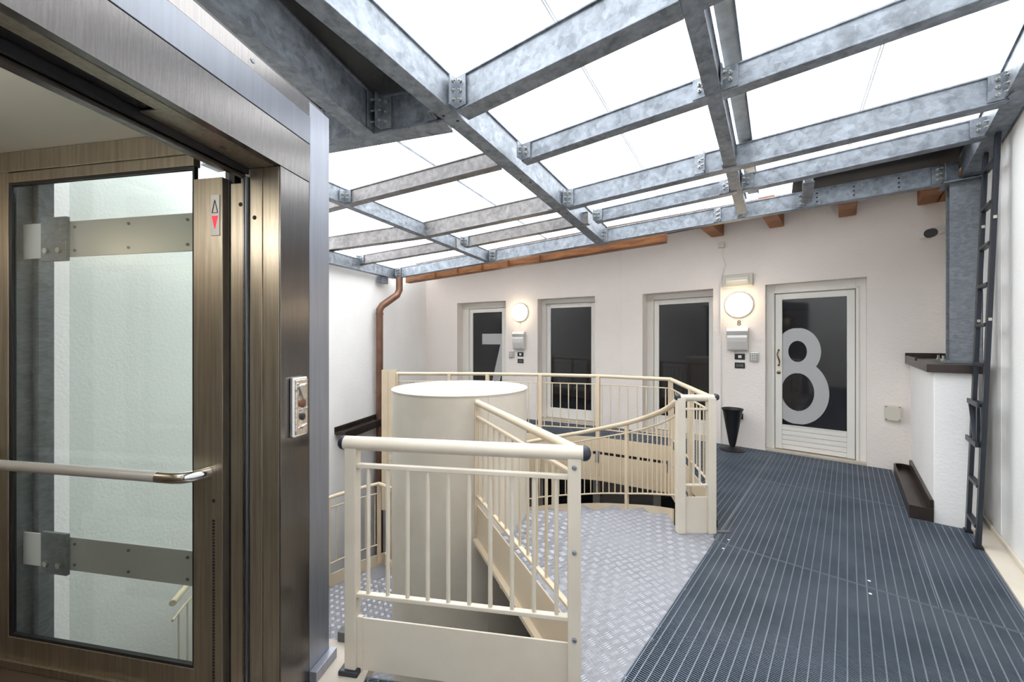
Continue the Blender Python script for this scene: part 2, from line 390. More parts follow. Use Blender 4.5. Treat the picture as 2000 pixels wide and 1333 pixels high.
WALLP = [D(UL, 6.15)[:2], (KX, KY), WL(1.02, 0)[:2], WL(1.95, 0)[:2], WL(3.0, 0)[:2], (CX, CY)]
grating([D(UL, 3.16)[:2], D(UL, 6.15)[:2], D(-1.9, 6.15)[:2], RING[1]])
grating([RING[1], D(-1.9, 6.15)[:2], (KX, KY), WALLP[2], RING[2]], d=(.4649, .8854))
for i in range(2, 5):
    grating([RING[i], WALLP[i], WALLP[i+1], RING[i+1]], d=(.4649, .8854))
# floor in front of the lift, left of the walkway
Apost = Vector((.264, 1.575)); Lpost = Vector((-.712, 1.73))
grating([(-.625, 1.705), (.28, 1.558), D(UL, 1.2)[:2], D(UL, -.6)[:2], E(-1.8, -.12)[:2], E(.0, -.12)[:2]], d=(-.179, .984))
mb = MB(); mb.slab([E(-1.8, -.115)[:2], E(.05, -.115)[:2], (-.63, 1.60), (-.63, 1.86), E(.40, .3)[:2], E(-.0, .3)[:2], E(-1.8, .14)[:2]], -.06, .004); st('trim_2', mb, 'stone')
mb = MB(); mb.obox((-.735, 1.90, .0), Vector((.10, -.014, 0)), Vector((.003, .02, 0)), Vector((0, 0, .05))); st('trim_3', mb, 'concrete')
mb = MB()                                                           # edge beams carrying the deck
mb.box(D, UL-.006, UL-.001, 1.25, 3.13, -.16, -.0005); mb.box(D, UR-.0, UR+.008, -3.4, 4.6, -.16, -.001)
st('trim_4', mb, 'bar')

# ------------------------------------------------------------------ spiral staircase
C = Vector((-.443, 3.41)); RC = .57; RO = 1.75; TH0 = -3.0
def hz(a):        # top of outer rail along the flight
    P = [(-14, 1.03), (-3, .905), (22, .625), (45, .39), (68, .184), (100, -.11), (125, -.34), (400, -.345)]
    for (a0, z0), (a1, z1) in zip(P, P[1:]):
        if a <= a1: return z0+(z1-z0)*(a-a0)/(a1-a0)
def cp3(a, r, z): return Vector((C.x+r*cos(R(a)), C.y+r*sin(R(a)), z))
stair = thing('spiral_staircase', (C.x, C.y, LOW), 'cream steel spiral staircase with chequer plate treads winding down round a thick drum', 'staircase')
mb = MB(); mb.lathe((C.x, C.y, 0), [(RC, LOW), (RC, 1.045)], 96); drum = part('central_drum', mb, 'creamw', stair, smooth=True)
mb = MB(); mb.lathe((C.x, C.y, 0), [(RC+.006, 1.045), (RC+.006, 1.052)], 96); cap = part('drum_lid', mb, 'creamw', stair, smooth=True)
rv = None
for i in range(20):
    a = i*18+5; p = cp3(a, RC-.035, 1.052)
    if rv is None:
        mb = MB(); mb.lathe(p, [(.008, 0), (.008, .003), (.005, .005)], 8); rv = part('rivet', mb, 'bolt', cap, smooth=True, at=p)
    else: inst(rv, p, cap)
for a in (-62, 10):                                                 # seams of the drum sheet
    mb = MB(); mb.sector(C, RC-.002, RC+.0035, a, a+1.6, LOW, 1.04, 2); part('sheet_seam', mb, 'creamw', drum, at=WLOC[drum.name])
# landing plate between walkway and drum
G1 = Vector((1.27, 2.985)); G2 = Vector((1.525, 2.985))
land = [Vector((.265, 1.535)), D(UL-.007, 1.36).xy, D(UL-.007, 3.13).xy, G2, G1]
arc_out = [cp3(a, RO, 0).xy for a in (-11, -7, -3)]
Bp = Vector((-.258, 2.84))
arc_in = [cp3(a, RC+.002, 0).xy for a in (-3, -15, -30, -45, -60, -70)]
poly = land+arc_out+arc_in+[Bp]
def tread_lugs(test, x0, x1, y0, y1, z, mb, cell=.052, ang=.45):
    ca, sa = cos(ang), sin(ang)
    nx = int((x1-x0+y1-y0)/cell)+2; cx, cy = (x0+x1)/2, (y0+y1)/2
    for i in range(-nx//2, nx//2+1):
        for j in range(-nx//2, nx//2+1):
            lx, ly = i*cell, j*cell; px, py = cx+lx*ca-ly*sa, cy+lx*sa+ly*ca
            if not test(px, py): continue
            d = (ca, sa) if (i+j) % 2 else (-sa, ca); q = (-d[1], d[0])
            for k in (-1.5, -.5, .5, 1.5):
                ox, oy = px+q[0]*k*cell*.22, py+q[1]*k*cell*.22; L = cell*.48; w = .0036; h = .003
                b = len(mb.v)
                mb.v += [(ox-d[0]*L, oy-d[1]*L, z), (ox-q[0]*w, oy-q[1]*w, z), (ox+d[0]*L, oy+d[1]*L, z), (ox+q[0]*w, oy+q[1]*w, z), (ox-d[0]*L*.55, oy-d[1]*L*.55, z+h), (ox+d[0]*L*.55, oy+d[1]*L*.55, z+h)]
                mb.f += [(b, b+1, b+5, b+4), (b+1, b+2, b+5), (b+2, b+3, b+4, b+5), (b+3, b, b+4)]
def in_poly(P, x, y, m=0):
    c = False; n = len(P)
    for i in range(n):
        a, b = P[i], P[(i+1) % n]
        if (a[1] > y) != (b[1] > y) and x < (b[0]-a[0])*(y-a[1])/(b[1]-a[1])+a[0]: c = not c
    return c
def lug_part(mb, parent):
    me = bpy.data.meshes.new('tread_pattern'); at = origin(parent)
    me.from_pydata([(p[0]-at.x, p[1]-at.y, p[2]-at.z) for p in mb.v], [], mb.f); me.materials.append(M['lug'])
    o = bpy.data.objects.new('tread_pattern', me); COL.objects.link(o); o.parent = parent; o.location = (0, 0, 0); o['kind'] = 'stuff'; WLOC[o.name] = at
mb = MB(); mb.slab(poly, -.02, -.003); lp = part('landing_plate', mb, 'tread', stair)
mb = MB(); tread_lugs(lambda x, y: in_poly(poly, x, y), -.4, 1.7, 1.4, 3.7, -.003, mb); lug_part(mb, lp)
STEP = 15; RISE = .1555
for i in range(9):
    a0 = TH0+STEP*i; z = -RISE*(i+1); mb = MB()
    mb.sector(C, RC, RO, a0-1.0, a0+STEP+1.0, z-.02, z-.003, 5)
    t = part('tread', mb, 'tread', stair)
    mb = MB(); mb.sector(C, RC, RO, a0-1.2, a0-.9, z-.05, z-.003, 1); part('nosing', mb, 'tread', t, at=WLOC[t.name])
    mb = MB(); test = lambda x, y, a0=a0: (lambda r, an: RC+.02 < r < RO-.02 and a0-.5 < an < a0+STEP+.8)(math.hypot(x-C.x, y-C.y), (math.degrees(math.atan2(y-C.y, x-C.x))+5) % 360-5)
    ac = R(a0+7); px, py = C.x+1.15*cos(ac), C.y+1.15*sin(ac)
    tread_lugs(test, px-.62, px+.62, py-.62, py+.62, z-.003, mb); lug_part(mb, t)
zl = -RISE*9
mb = MB(); mb.sector(C, RC, 2.02, TH0+STEP*9+.4, 232, zl-.02, zl-.001, 20); mb.sector(C, RO+.002, 2.02, 126, 132.4, zl-.02, zl-.001, 3); t = part('half_landing_plate', mb, 'tread', stair)
mb = MB(); tread_lugs(lambda x, y: (lambda r, an: RC+.02 < r < 2.0 and 133 < an < 200)(math.hypot(x-C.x, y-C.y), math.degrees(math.atan2(y-C.y, x-C.x)) % 360), C.x-2.1, C.x, C.y-.8, C.y+1.6, zl-.001, mb); lug_part(mb, t)
# outer stringer (a tall curved plate)
mb = MB(); mb.sector(C, RO, RO+.012, -8, 126, lambda a: hz(a)-1.16, lambda a: hz(a)-.86, 60); part('outer_stringer', mb, 'cream', stair, smooth=True)
mb = MB(); mb.sector(C, 2.02, 2.032, 126, 232, zl-.16, zl+.14, 40); part('landing_edge_plate', mb, 'cream', stair, smooth=True)
mb = MB(); mb.sector(C, RO, 2.032, 125.6, 126.2, zl-.16, zl+.14, 1); part('landing_edge_return', mb, 'cream', stair)

# ------------------------------------------------------------------ railings
def bal_unit(h, r, parent, p, n=8, mtl='creamw'):
    mb = MB(); mb.tube([p, p+Vector((0, 0, h))], r, n); return part('baluster', mb, mtl, parent, smooth=True, at=p)
def round_cap(parent, p, d, r, m='blackrub'):
    mb = MB(); prof = [(r, 0), (r, .008)]+[(r*cos(a), .008+r*.75*sin(a)) for a in (.4, .8, 1.2, 1.45)]
    mb.lathe(p, prof, 20, axis=d); part('end_cap', mb, m, parent, smooth=True)
def rail(th, a, b, base=0, nb=10, ztop=1.03, rtop=.024, zmid=.905, zlow=.34, toe=.24, toe_t=.008, bar=.011, br=.0085, posts=(), pw=.022, m='creamw', toez=0.0, first=.5):
    a, b = Vector((*a, base)), Vector((*b, base)); d = (b-a).normalized(); L = (b-a).length; q = Vector((-d.y, d.x, 0)); up = Vector((0, 0, 1))
    mb = MB(); mb.tube([a+up*(ztop-rtop), b+up*(ztop-rtop)], rtop, 18); part('top_rail', mb, m, th, smooth=True)
    for z, nm in ((zmid, 'mid_rail'), (zlow, 'bottom_rail')):
        mb = MB(); mb.obox((a+b)/2+up*z, d*(L/2), q*bar, up*bar*.7); part(nm, mb, m, th, bevel=.003)
    s = None
    for i in range(nb):
        p = a+d*(L*(i+first)/(nb-1+2*first))+up*zlow
        if s is None: s = bal_unit(zmid-zlow, br, th, p, mtl=m)
        else: inst(s, p, th)
    if toe:
        mb = MB(); mb.obox((a+b)/2+up*(toez+(toe-toez)/2), d*(L/2), q*toe_t/2, up*((toe-toez)/2)); part('toe_panel', mb, m, th, bevel=.002)
    for k in posts:
        p = a+d*(L*k); mb = MB(); mb.obox(p+up*((ztop-rtop)/2), d*pw, q*pw*.9, up*((ztop-rtop)/2)); part('post', mb, m, th, bevel=.003)
    return a, b, d, q
up = Vector((0, 0, 1))
# foreground guard rail
fr = thing('guard_railing', (-.22, 1.65, 0), 'cream railing nearest the camera, straight, with black end caps and a deep toe panel', 'railing', )
a, b, d, q = rail(fr, (-.712, 1.735), (.264, 1.575), nb=10, rtop=.030, ztop=1.032, br=.0092, bar=.013, first=.95, posts=(.012, .985), pw=.026, toez=.012)
round_cap(fr, a-d*.022+up*1.002, -d, .031); round_cap(fr, b+d*.02+up*1.002, d, .031)
mb = MB(); mb.tube([a-d*.022+up*1.002, a+up*1.002], .030, 18); part('rail_end', mb, 'creamw', fr, smooth=True)
mb = MB(); mb.tube([b+up*1.002, b+d*.02+up*1.002], .030, 18); part('rail_end', mb, 'creamw', fr, smooth=True)
for z in (.95, .615, .27):
    p = b-d*.0146-q*.0236+up*z
    mb = MB(); mb.lathe(p, [(.0095, 0), (.0095, .004), (.006, .007)], 12, axis=-q); part('bolt', mb, 'galv', fr, smooth=True)
mb = MB(); mb.obox(a+d*.01+up*.012, d*.045, q*.04, up*.012); part('rubber_foot', mb, 'blackrub', fr, bevel=.006)
mb = MB(); mb.obox(a+d*.05+up*.125, d*.012, q*.008, up*.12); part('hinge_bar', mb, 'creamw', fr)
# rail from the near post back to the drum
ir = thing('guard_railing', (0, 2.2, 0), 'cream railing running back from the near corner post to the round drum', 'railing')
a2, b2, d2, q2 = rail(ir, (.258, 1.60), (-.252, 2.835), nb=13, rtop=.022, ztop=1.03, toe=.275, toez=.04, bar=.012, br=.0075, m='cream', posts=())
mb = MB(); mb.obox(b2-d2*.012+up*.55, d2*.005, q2*.022, up*.48); part('fixing_plate', mb, 'cream', ir)
mb = MB(); mb.obox(a2*.5+b2*.5+up*.02, (b2-a2)*.5, q2*.03, up*.012); part('bottom_flange', mb, 'cream', ir)
for z in (.96, -.02):
    mb = MB(); mb.lathe(b2+up*z-d2*.018, [(.010, 0), (.010, .006)], 10, axis=-d2); part('bolt', mb, 'bolt', ir)
# short gate panel at the top of the stair
gt_ = thing('gate_panel', (1.4, 2.985, 0), 'short cream railing panel with two black ball caps at the head of the stair', 'railing')
a, b, d, q = rail(gt_, (1.27, 2.985), (1.525, 2.985), nb=2, ztop=1.045, rtop=.026, zmid=.935, zlow=.36, toe=.27, toez=-.02, posts=(), first=2.2)
for p in (a+d*.005, b-d*.02):
    mb = MB(); mb.obox(p+up*.51, d*.030, q*.028, up*.51); part('post', mb, 'creamw', gt_, bevel=.004)
for p, dd in ((a, -d), (b, d)):
    mb = MB(); mb.lathe(p+dd*.015+up*1.045-up*.02, [(.001, -.026), (.018, -.02), (.027, -.004), (.028, .004), (.020, .02), (.001, .027)], 18, axis=dd); part('ball_cap', mb, 'blackrub', gt_, smooth=True)
for z in (.0,):
    mb = MB(); mb.obox(b+up*.006+d*.05, d*.075, q*.014, up*.005); part('floor_bolt_plate', mb, 'concrete', gt_)
# ring railing round the stairwell on the upper walkway
rr = thing('guard_railing', (.4, 5.2, 0), 'long faceted cream railing along the far side of the stairwell in front of the doors', 'railing')
nbs = (15, 8, 7, 7, 12)
for i in range(5):
    p0, p1 = Vector(RING[i]), Vector(RING[i+1])
    if i == 0: p0 = Vector((1.535, 3.0))
    a, b, d, q = rail(rr, p0, p1, nb=nbs[i], toe=None, rtop=.022, br=.0065, bar=.009, m='cream')
    mb = MB(); mb.obox(b+up*.38, d*.024, q*.024, up*.63); part('post', mb, 'cream', rr, bevel=.003)
    mb = MB(); mb.lathe(b+up*1.008, [(.001, -.022), (.0155, -.0155), (.022, 0), (.0155, .0155), (.001, .022)], 16); part('rail_joint', mb, 'cream', rr, smooth=True)
    if i in (0, 4):
        f = .42; p = a+d*((b-a).length*f)
        mb = MB(); mb.obox(p+up*.38, d*.022, q*.022, up*.62); part('post', mb, 'cream', rr, bevel=.003)
    if i in (0, 1):
        off = -q if (C-Vector(b[:2])).dot(Vector((-q)[:2])) > 0 else q
        mb = MB(); mb.obox(b+off*.03-up*.0, d*.02, off*.012, up*.07); part('bracket', mb, 'galv', rr)
# fascia bands below it
fs = thing('stairwell_fascia', (.4, 5.1, 0), 'cream steel fascia band with dark slots below the far railing of the stairwell', 'fascia')
for i in range(5):
    p0, p1 = Vector((*RING[i], 0)), Vector((*RING[i+1], 0))
    if i == 0: p0 = Vector((1.57, 3.03, 0))
    d = (p1-p0).normalized(); q = Vector((-d.y, d.x, 0)); q = q if Vector(q[:2]).dot(C-Vector(p0[:2])) > 0 else -q
    L = (p1-p0).length; c = (p0+p1)/2+q*.012
    mb = MB(); mb.obox(c+up*.15, d*(L/2), q*.004, up*.09); part('upper_band', mb, 'cream', fs)
    mb = MB(); mb.obox(c+up*(-.14), d*(L/2), q*.004, up*.165); part('lower_band', mb, 'cream', fs)
    n = max(3, int(L/.13))
    mb = MB()
    for k in range(n): mb.obox(p0+q*.012+d*(L*(k+.5)/n)+up*.043, d*.012, q*.0035, up*.02)
    part('slot_bars', mb, 'cream', fs, kind='stuff')
    mb = MB(); mb.obox(c-q*.02+up*.04, d*(L/2), q*.003, up*.025); part('slot_backing', mb, 'gap', fs)
# descending curved handrail
cr = thing('stair_handrail', cp3(22, RO, -.3), 'curved cream handrail with balusters descending with the outer edge of the spiral stair', 'railing')
def arc(a0, a1, n, r, off): return [cp3(a0+(a1-a0)*i/n, r, hz(a0+(a1-a0)*i/n)+off) for i in range(n+1)]
mb = MB(); mb.tube([Vector((1.27, 2.985, 1.005))]+arc(-11, 126, 60, RO, -.024), .023, 14); part('top_rail', mb, 'cream', cr, smooth=True)
mb = MB(); mb.tube(arc(-12, 126, 60, RO, -.125), .009, 8); part('mid_rail', mb, 'cream', cr, smooth=True)
mb = MB(); mb.tube(arc(-12, 126, 60, RO, -.75), .009, 8); part('bottom_rail', mb, 'cream', cr, smooth=True)
s = None; a = -10.5
while a < 124:
    p = cp3(a, RO, hz(a)-.75)
    if s is None: s = bal_unit(.625, .0062, cr, p, mtl='cream')
    else: inst(s, p, cr)
    a += 2.95
for a in (22, 57, 92, 122):
    p = cp3(a, RO+.004, hz(a)-1.0); mb = MB(); t = Vector((-sin(R(a)), cos(R(a)), 0)); n_ = Vector((cos(R(a)), sin(R(a)), 0))
    mb.obox(p+up*.48, t*.022, n_*.012, up*.48); part('post', mb, 'cream', cr, bevel=.003)
# lower landing rail
lr = thing('landing_railing', cp3(150, 2.02, zl), 'cream railing on the lower landing, left of the drum and below the others', 'railing')
def arc2(a0, a1, n, z): return [cp3(a0+(a1-a0)*i/n, 2.02, z) for i in range(n+1)]
for z, r, nm in ((-.36, .022, 'top_rail'), (-.48, .009, 'mid_rail'), (-1.13, .009, 'bottom_rail')):
    mb = MB(); mb.tube(([cp3(126, RO, z)] if r > .02 else [])+arc2(128, 200, 30, z), r, 12); part(nm, mb, 'cream', lr, smooth=True)
s = None; a = 129.5
while a < 199:
    p = cp3(a, 2.02, -1.13)
    if s is None: s = bal_unit(.65, .0062, lr, p, mtl='cream')
    else: inst(s, p, lr)
    a += 3.4
for a in (128, 146, 164, 182):
    t = Vector((-sin(R(a)), cos(R(a)), 0)); n_ = Vector((cos(R(a)), sin(R(a)), 0))
    mb = MB(); mb.obox(cp3(a, 2.02, -.87), t*.022, n_*.016, up*.5); part('post', mb, 'cream', lr, bevel=.003)

# cream steel column with sockets, left of the drum
cc = thing('service_column', (-1.66, 5.33, LOW), 'tall cream steel column with round sockets standing behind and left of the drum', 'column')
mb = MB()
for x0, x1, y0, y1 in ((-1.75, -1.57, 5.29, 5.30), (-1.75, -1.74, 5.30, 5.42), (-1.58, -1.57, 5.30, 5.42), (-1.70, -1.665, 5.278, 5.29)):
    mb.box(lambda x, y, z: Vector((x, y, z)), x0, x1, y0, y1, -.82, 1.06)
part('column_casing', mb, 'cream', cc)
mb = MB(); mb.box(lambda x, y, z: Vector((x, y, z)), -1.70, -1.60, 5.32, 5.40, LOW, -.82); part('lower_post', mb, 'cream', cc)
mb = MB(); mb.box(lambda x, y, z: Vector((x, y, z)), -1.655, -1.575, 5.255, 5.29, -.58, .16); part('socket_box', mb, 'cream', cc, bevel=.004)
for z in (-.0, -.1, -.2):
    mb = MB(); mb.lathe((-1.615, 5.255, z), [(.030, 0), (.030, .008), (.022, .009)], 16, axis=(0, -1, 0)); part('socket', mb, 'mail', cc, smooth=True)

# ------------------------------------------------------------------ steel roof frame
rf = thing('roof_frame', (1.12, 4.985, 2.68), 'galvanised steel roof frame of bolted beams carrying the glass roof', 'roof frame')
def beam(name, p0, p1, w, h, m='galv', web=.8, flange=.012):
    p0, p1 = Vector(p0), Vector(p1); d = (p1-p0).normalized(); q = d.cross(up).normalized(); n = q.cross(d)
    hw, ww = w/2, w/2*web; f = flange
    prof = [(-hw, 0), (hw, 0), (hw, f), (ww, f), (ww, h-f), (hw, h-f), (hw, h), (-hw, h), (-hw, h-f), (-ww, h-f), (-ww, f), (-hw, f)]
    mb = MB(); mb.prism([p0+q*x+n*y for x, y in prof], p1-p0)
    return part(name, mb, m, rf, bevel=.0025)
RD = Vector((.658, 1, -.115)); R1 = Vector((1.12, 4.985, 2.683)); ED = Vector((.855, -.519, .037))
def on(line0, dirv, k): return Vector(line0)+Vector(dirv)*k
beam('rafter', on(R1, RD, .06), on(R1, RD, -6.6), .125, .23)
R2 = Vector((-.345, 5.88, 2.62)); R2D = (Vector((-1.76, 3.97, 2.842))-R2)/1.91
beam('rafter', R2, R2+R2D*2.6, .095, .16)
R3 = Vector((2.36, 4.05, 2.757)); R3D = (Vector((.875, 1.89, 3.007))-R3)/2.16
beam('rafter', R3, R3+R3D*5.6, .088, .16)
R4a = D(.775, 4.99, 2.80); R4b = D(.787, -1.5, 3.42)
beam('rafter', R4a, R4b, .108, .22)
EV0, EV1 = Vector((-2.06, 6.92, 2.544)), Vector((3.80, 3.36, 2.80))
beam('eave_beam', EV0, EV1, .09, .165)
beam('edge_beam', (-2.06, 6.95, 2.545), (-2.60, 4.7, 2.47), .09, .17)
def lerp(a, b, t): return Vector(a)+(Vector(b)-Vector(a))*t
P = []
def purlin(p0, p1, w, h, joints=(1, 1), nb=2, m='galv', name='purlin'):
    beam(name, p0, p1, w, h, m); P.append((Vector(p0), Vector(p1), w, h, joints, nb))
purlin((-.33, 2.63, 2.952), (.80, 1.86, 3.010), .125, .225, (1, 0), 3)
purlin((.85, 1.825, 3.012), (1.90, 1.097, 3.065), .125, .225, (0, 1), 3)
purlin((.10, 3.19, 2.886), (1.27, 2.42, 2.945), .09, .14, (1, 1), 2)
purlin((1.29, 2.41, 2.945), (2.376, 1.659, 3.0055), .09, .15, (1, 1), 2)
purlin((-1.67, 4.03, 2.834), (-.10, 3.26, 2.884), .09, .14, (1, 0), 2, 'galvwarm')
purlin((-2.15, 4.28, 2.82), (-1.72, 4.06, 2.834), .09, .14, (0, 0), 2, 'galvwarm')
purlin((.57, 4.02, 2.795), (3.025, 2.418, 2.904), .10, .18, (1, 1), 3)
purlin((-1.12, 4.91, 2.73), (.47, 4.06, 2.793), .10, .18, (0, 1), 3, 'galvwarm')
purlin((-2.46, 5.3, 2.66), (-1.10, 4.90, 2.73), .10, .18, (0, 1), 3, 'galvwarm')
purlin((.93, 4.35, 2.752), (2.06, 3.61, 2.805), .085, .135, (1, 1), 2)
purlin((2.10, 3.59, 2.808), (3.316, 2.758, 2.866), .085, .145, (1, 1), 2)
purlin((-.62, 5.235, 2.69), (.86, 4.385, 2.750), .085, .135, (1, 0), 2, 'galvwarm')
purlin((-2.27, 5.95, 2.60), (-.72, 5.29, 2.69), .085, .135, (1, 0), 2, 'galvwarm')
purlin((-1.2, .75, 3.164), (.7, -.3, 3.236), .125, .225, (0, 0), 3)
purlin((-2.4, -.3, 3.29), (-.25, -1.38, 3.365), .09, .15, (0, 0), 2)
beam('short_strut', (2.56, 3.40, 2.815), (2.82, 3.77, 2.777), .08, .14)
# lift-side beams, lower and square to the lift
R0e = Vector((-1.045, 2.85, 2.93)); R0d = Vector((-.275, -.961, 0))
beam('lift_beam', R0e, R0e+R0d*4.4, .125, .29, flange=.016)
beam('lift_cross_beam', (-2.6, 3.39, 2.93), (-.44, 2.735, 2.935), .15, .26, flange=.016)
# clip angles and bolts
def clip(p, d, h, nb, rows=2, along=.085, side=None):
    """angle plate on the face of a beam at p, d = beam direction away from the joint"""
    d = Vector(d).normalized(); q = d.cross(up).normalized()
    if q.dot(Vector((0, 0, 1.45))-p if False else Vector((0, 0, p.z))-p) < 0: q = -q
    n = up
    mb = MB(); mb.obox(p+q*.004+d*along/2+n*h/2, d*along/2, q*.004, n*(h*.44))
    mb.obox(p+d*.004+q*.035+n*h/2, d*.004, q*.035, n*(h*.44))
    c = part('clip_angle', mb, 'galv', rf)
    s = None
    for k in range(nb):
        z = h*(.5+(k-(nb-1)/2)*.27)
        b0 = p+q*.008+d*along*.55+n*z
        mb = MB(); mb.lathe(b0, [(.011, 0), (.011, .009), (.006, .009), (.006, .026)], 6, axis=q); part('bolt', mb, 'bolt', c)
        b1 = p+q*.042+d*.008+n*z
        mb = MB(); mb.lathe(b1, [(.010, 0), (.010, .009), (.006, .009), (.006, .022)], 6, axis=d); part('bolt', mb, 'bolt', c)
for p0, p1, w, h, j, nb in P:
    d = (p1-p0).normalized(); q = d.cross(up).normalized()
    if q.dot(Vector((0, 0, 0))-Vector((p0.x, p0.y, 0))) < 0: q = -q
    if j[0]: clip(p0+q*w/2, d, h, nb)
    if j[1]: clip(p1+q*w/2-d*(.055 if p1.x in (1.27, 2.06) or abs(p1.x-1.27) < .001 or abs(p1.x-2.06) < .001 else .004), -d, h, nb)
p3a, p3b = Vector((.57, 4.02, 2.795)), Vector((3.025, 2.418, 2.904)); p3d = (p3b-p3a).normalized(); p3q = p3d.cross(up); p3q = -p3q if p3q.y > 0 else p3q
clip(lerp(p3a, p3b, .435)+p3q*.05, -p3d, .18, 2); clip(lerp(p3a, p3b, .478)+p3q*.05, p3d, .18, 2)
evd = (EV1-EV0).normalized(); evq = evd.cross(up); evq = evq if evq.y < 0 else -evq
for t, sgn in ((.305, 1), (.548, 1), (.762, 1), (.740, -1), (.846, -1), (.985, -1), (.02, 1)):
    clip(lerp(EV0, EV1, t)+evq*.045, evd*sgn, .165, 3, along=.07)
clip(R0e+Vector((.0625, .0, 0))+R0d*.02, R0d, .29, 3)
clip(Vector((-.93, 2.80, 2.935)), (.957, -.29, 0), .26, 3)
clip(Vector((-.50, 2.672, 2.935)), (-.957, .29, 0), .26, 3)
# holes under the main rafter and in the eave beam
for k in (-2.33, -1.52, -.9):
    for o in (-.03, .03):
        p = on(R1, RD, k+o*1.2)+Vector((.835, -.55, 0))*o*.8-up*.001
        mb = MB(); mb.lathe(p, [(.010, 0), (.010, .002)], 10, axis=(-.0, -.0, -1)); part('bolt_hole', mb, 'gap', rf)
for t in (.90, .945, .86):
    for z in (.04, .08, .12):
        mb = MB(); mb.lathe(lerp(EV0, EV1, t)+evq*.037+up*z, [(.008, 0), (.008, .002)], 10, axis=evq); part('bolt_hole', mb, 'gap', rf)
# ------------------------------------------------------------------ glass roof
roof = struct('ceiling', (0, 0, 3))
def rp(m, k, lift): return R1+ED*m+Vector((RD.x*k, RD.y*k, RD.z*k))+up*lift
ms = [-3.75, -1.68, -.84, 0, .80, 1.56, 2.35, 3.12]
ks = [.42, -1.9, -4.2, -6.6, -8.6]
for i in range(len(ms)-1):
    for j in range(len(ks)-1):
        m0, m1, k0, k1 = ms[i]+.008, ms[i+1]-.008, ks[j]-.006, ks[j+1]+.006
        if ms[i] < -1.7 and ks[j+1] < -3: continue
        mb = MB(); mb.prism([rp(m0, k0, .25), rp(m1, k0, .25), rp(m1, k1, .25), rp(m0, k1, .25)], (0, 0, .008)); part('glass_pane', mb, 'glass', roof)
for m in (-.84, .80, 2.35):
    for o in (-.007, .007):
        mb = MB(); mb.prism([rp(m+o-.0018, .42, .246), rp(m+o+.0018, .42, .246), rp(m+o+.0018, -8.6, .246), rp(m+o-.0018, -8.6, .246)], (0, 0, .012)); part('joint_seal', mb, 'galv', roof)
q3 = R3D.cross(up).normalized()
g0, g1 = R3+Vector((.085, -.05, .19)), R3+R3D*5.4+Vector((.085, -.05, .19))
mb = MB(); dd = (g1-g0); qq = dd.cross(up).normalized()
mb.prism([g0-qq*.045, g0+qq*.045, g0+qq*.045+up*.02, g0-qq*.045+up*.02], dd); part('glazing_bar', mb, 'alu', roof)
mb = MB(); mb.prism([g0-qq*.052-up*.012, g0-qq*.043-up*.012, g0-qq*.043+up*.02, g0-qq*.052+up*.02], dd); part('glazing_bar_lip', mb, 'galv', roof)
# opaque roof over the lift
mb = MB(); mb.prism([(-.50, 2.72, 3.22), (-1.45, 3.01, 3.22), (-2.3, 3.26, 3.22), (-3.05, -1.2, 3.66), (-3.0, -1.4, 3.68)], (0, 0, .03)); part('opaque_panel', mb, 'darkpanel', roof)
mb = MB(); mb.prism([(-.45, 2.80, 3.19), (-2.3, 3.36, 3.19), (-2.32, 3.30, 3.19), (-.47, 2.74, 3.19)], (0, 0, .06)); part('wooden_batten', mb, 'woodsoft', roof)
# dark blocking sheet under the glass at the right end of the eave
mb = MB(); mb.prism([rp(1.98, .40, .225), rp(3.22, .41, .225), rp(3.22, -.36, .225), rp(1.98, -.30, .225)], (0, 0, .012)); part('blanking_panel', mb, 'black', roof)
# gutter line above the eave
mb = MB(); a, b = lerp(EV0, EV1, 0.02), lerp(EV0, EV1, .99); o = Vector((.08, .16, .20))
mb.prism([a+o, b+o, b+o+up*.03, a+o+up*.03], (.03, .06, 0)); st('trim_5', mb, 'black')

# boarded underside of the tiled roof behind the eave
def eo(t, z): p = lerp(EV0, EV1, t); return Vector((p.x+.27, p.y+.42, z))
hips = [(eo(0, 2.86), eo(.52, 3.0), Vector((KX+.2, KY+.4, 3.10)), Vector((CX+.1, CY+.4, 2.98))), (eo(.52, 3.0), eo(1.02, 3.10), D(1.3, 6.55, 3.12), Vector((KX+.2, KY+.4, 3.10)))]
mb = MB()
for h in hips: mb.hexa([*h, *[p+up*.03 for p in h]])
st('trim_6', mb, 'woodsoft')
# wooden eave timbers
wb = MB(); a, b = lerp(EV0, EV1, .008)+Vector((.09, .22, -.045)), lerp(EV0, EV1, .655)+Vector((.10, .23, -.045))
dd = (b-a); n_ = Vector((-dd.y, dd.x, 0)).normalized()
wb.prism([a, a+n_*.12, a+n_*.12+up*.13, a+up*.13], dd)
wp = tag(part('eave_timber', wb, 'wood', None, bevel=.008), 'long orange-brown timber below the far eave beam, above doors 7', 'timber')
wp['label'] = 'long orange-brown timber under the far end of the eave beam'
for t in (.15, .26, .37, .48, .60):
    p = lerp(a, b, t); mb = MB(); mb.obox(p-n_*.012+up*.05, dd.normalized()*.055, n_*.02, up*.057); part('notched_block', mb, 'wood', wp, at=WLOC[wp.name])
TL = ['wooden rafter end nearest the white steel-lit corner, beside the galvanised post', 'wooden rafter end above and right of door 8', 'wooden rafter end above door 8', 'wooden rafter end above the emergency light', 'wooden rafter end next to the long timber']
TL[0] = 'wooden rafter end above the security camera, rightmost one'
for i, u in enumerate((.66, .0, -.70, -1.40)):
    r = part('rafter_end', MB().box(D, u-.08, u+.08, 5.25, 6.148, 2.93, 3.09), 'wood', None, bevel=.008)
    tag(r, TL[i], 'rafter', 'wooden rafter ends along the far eave')
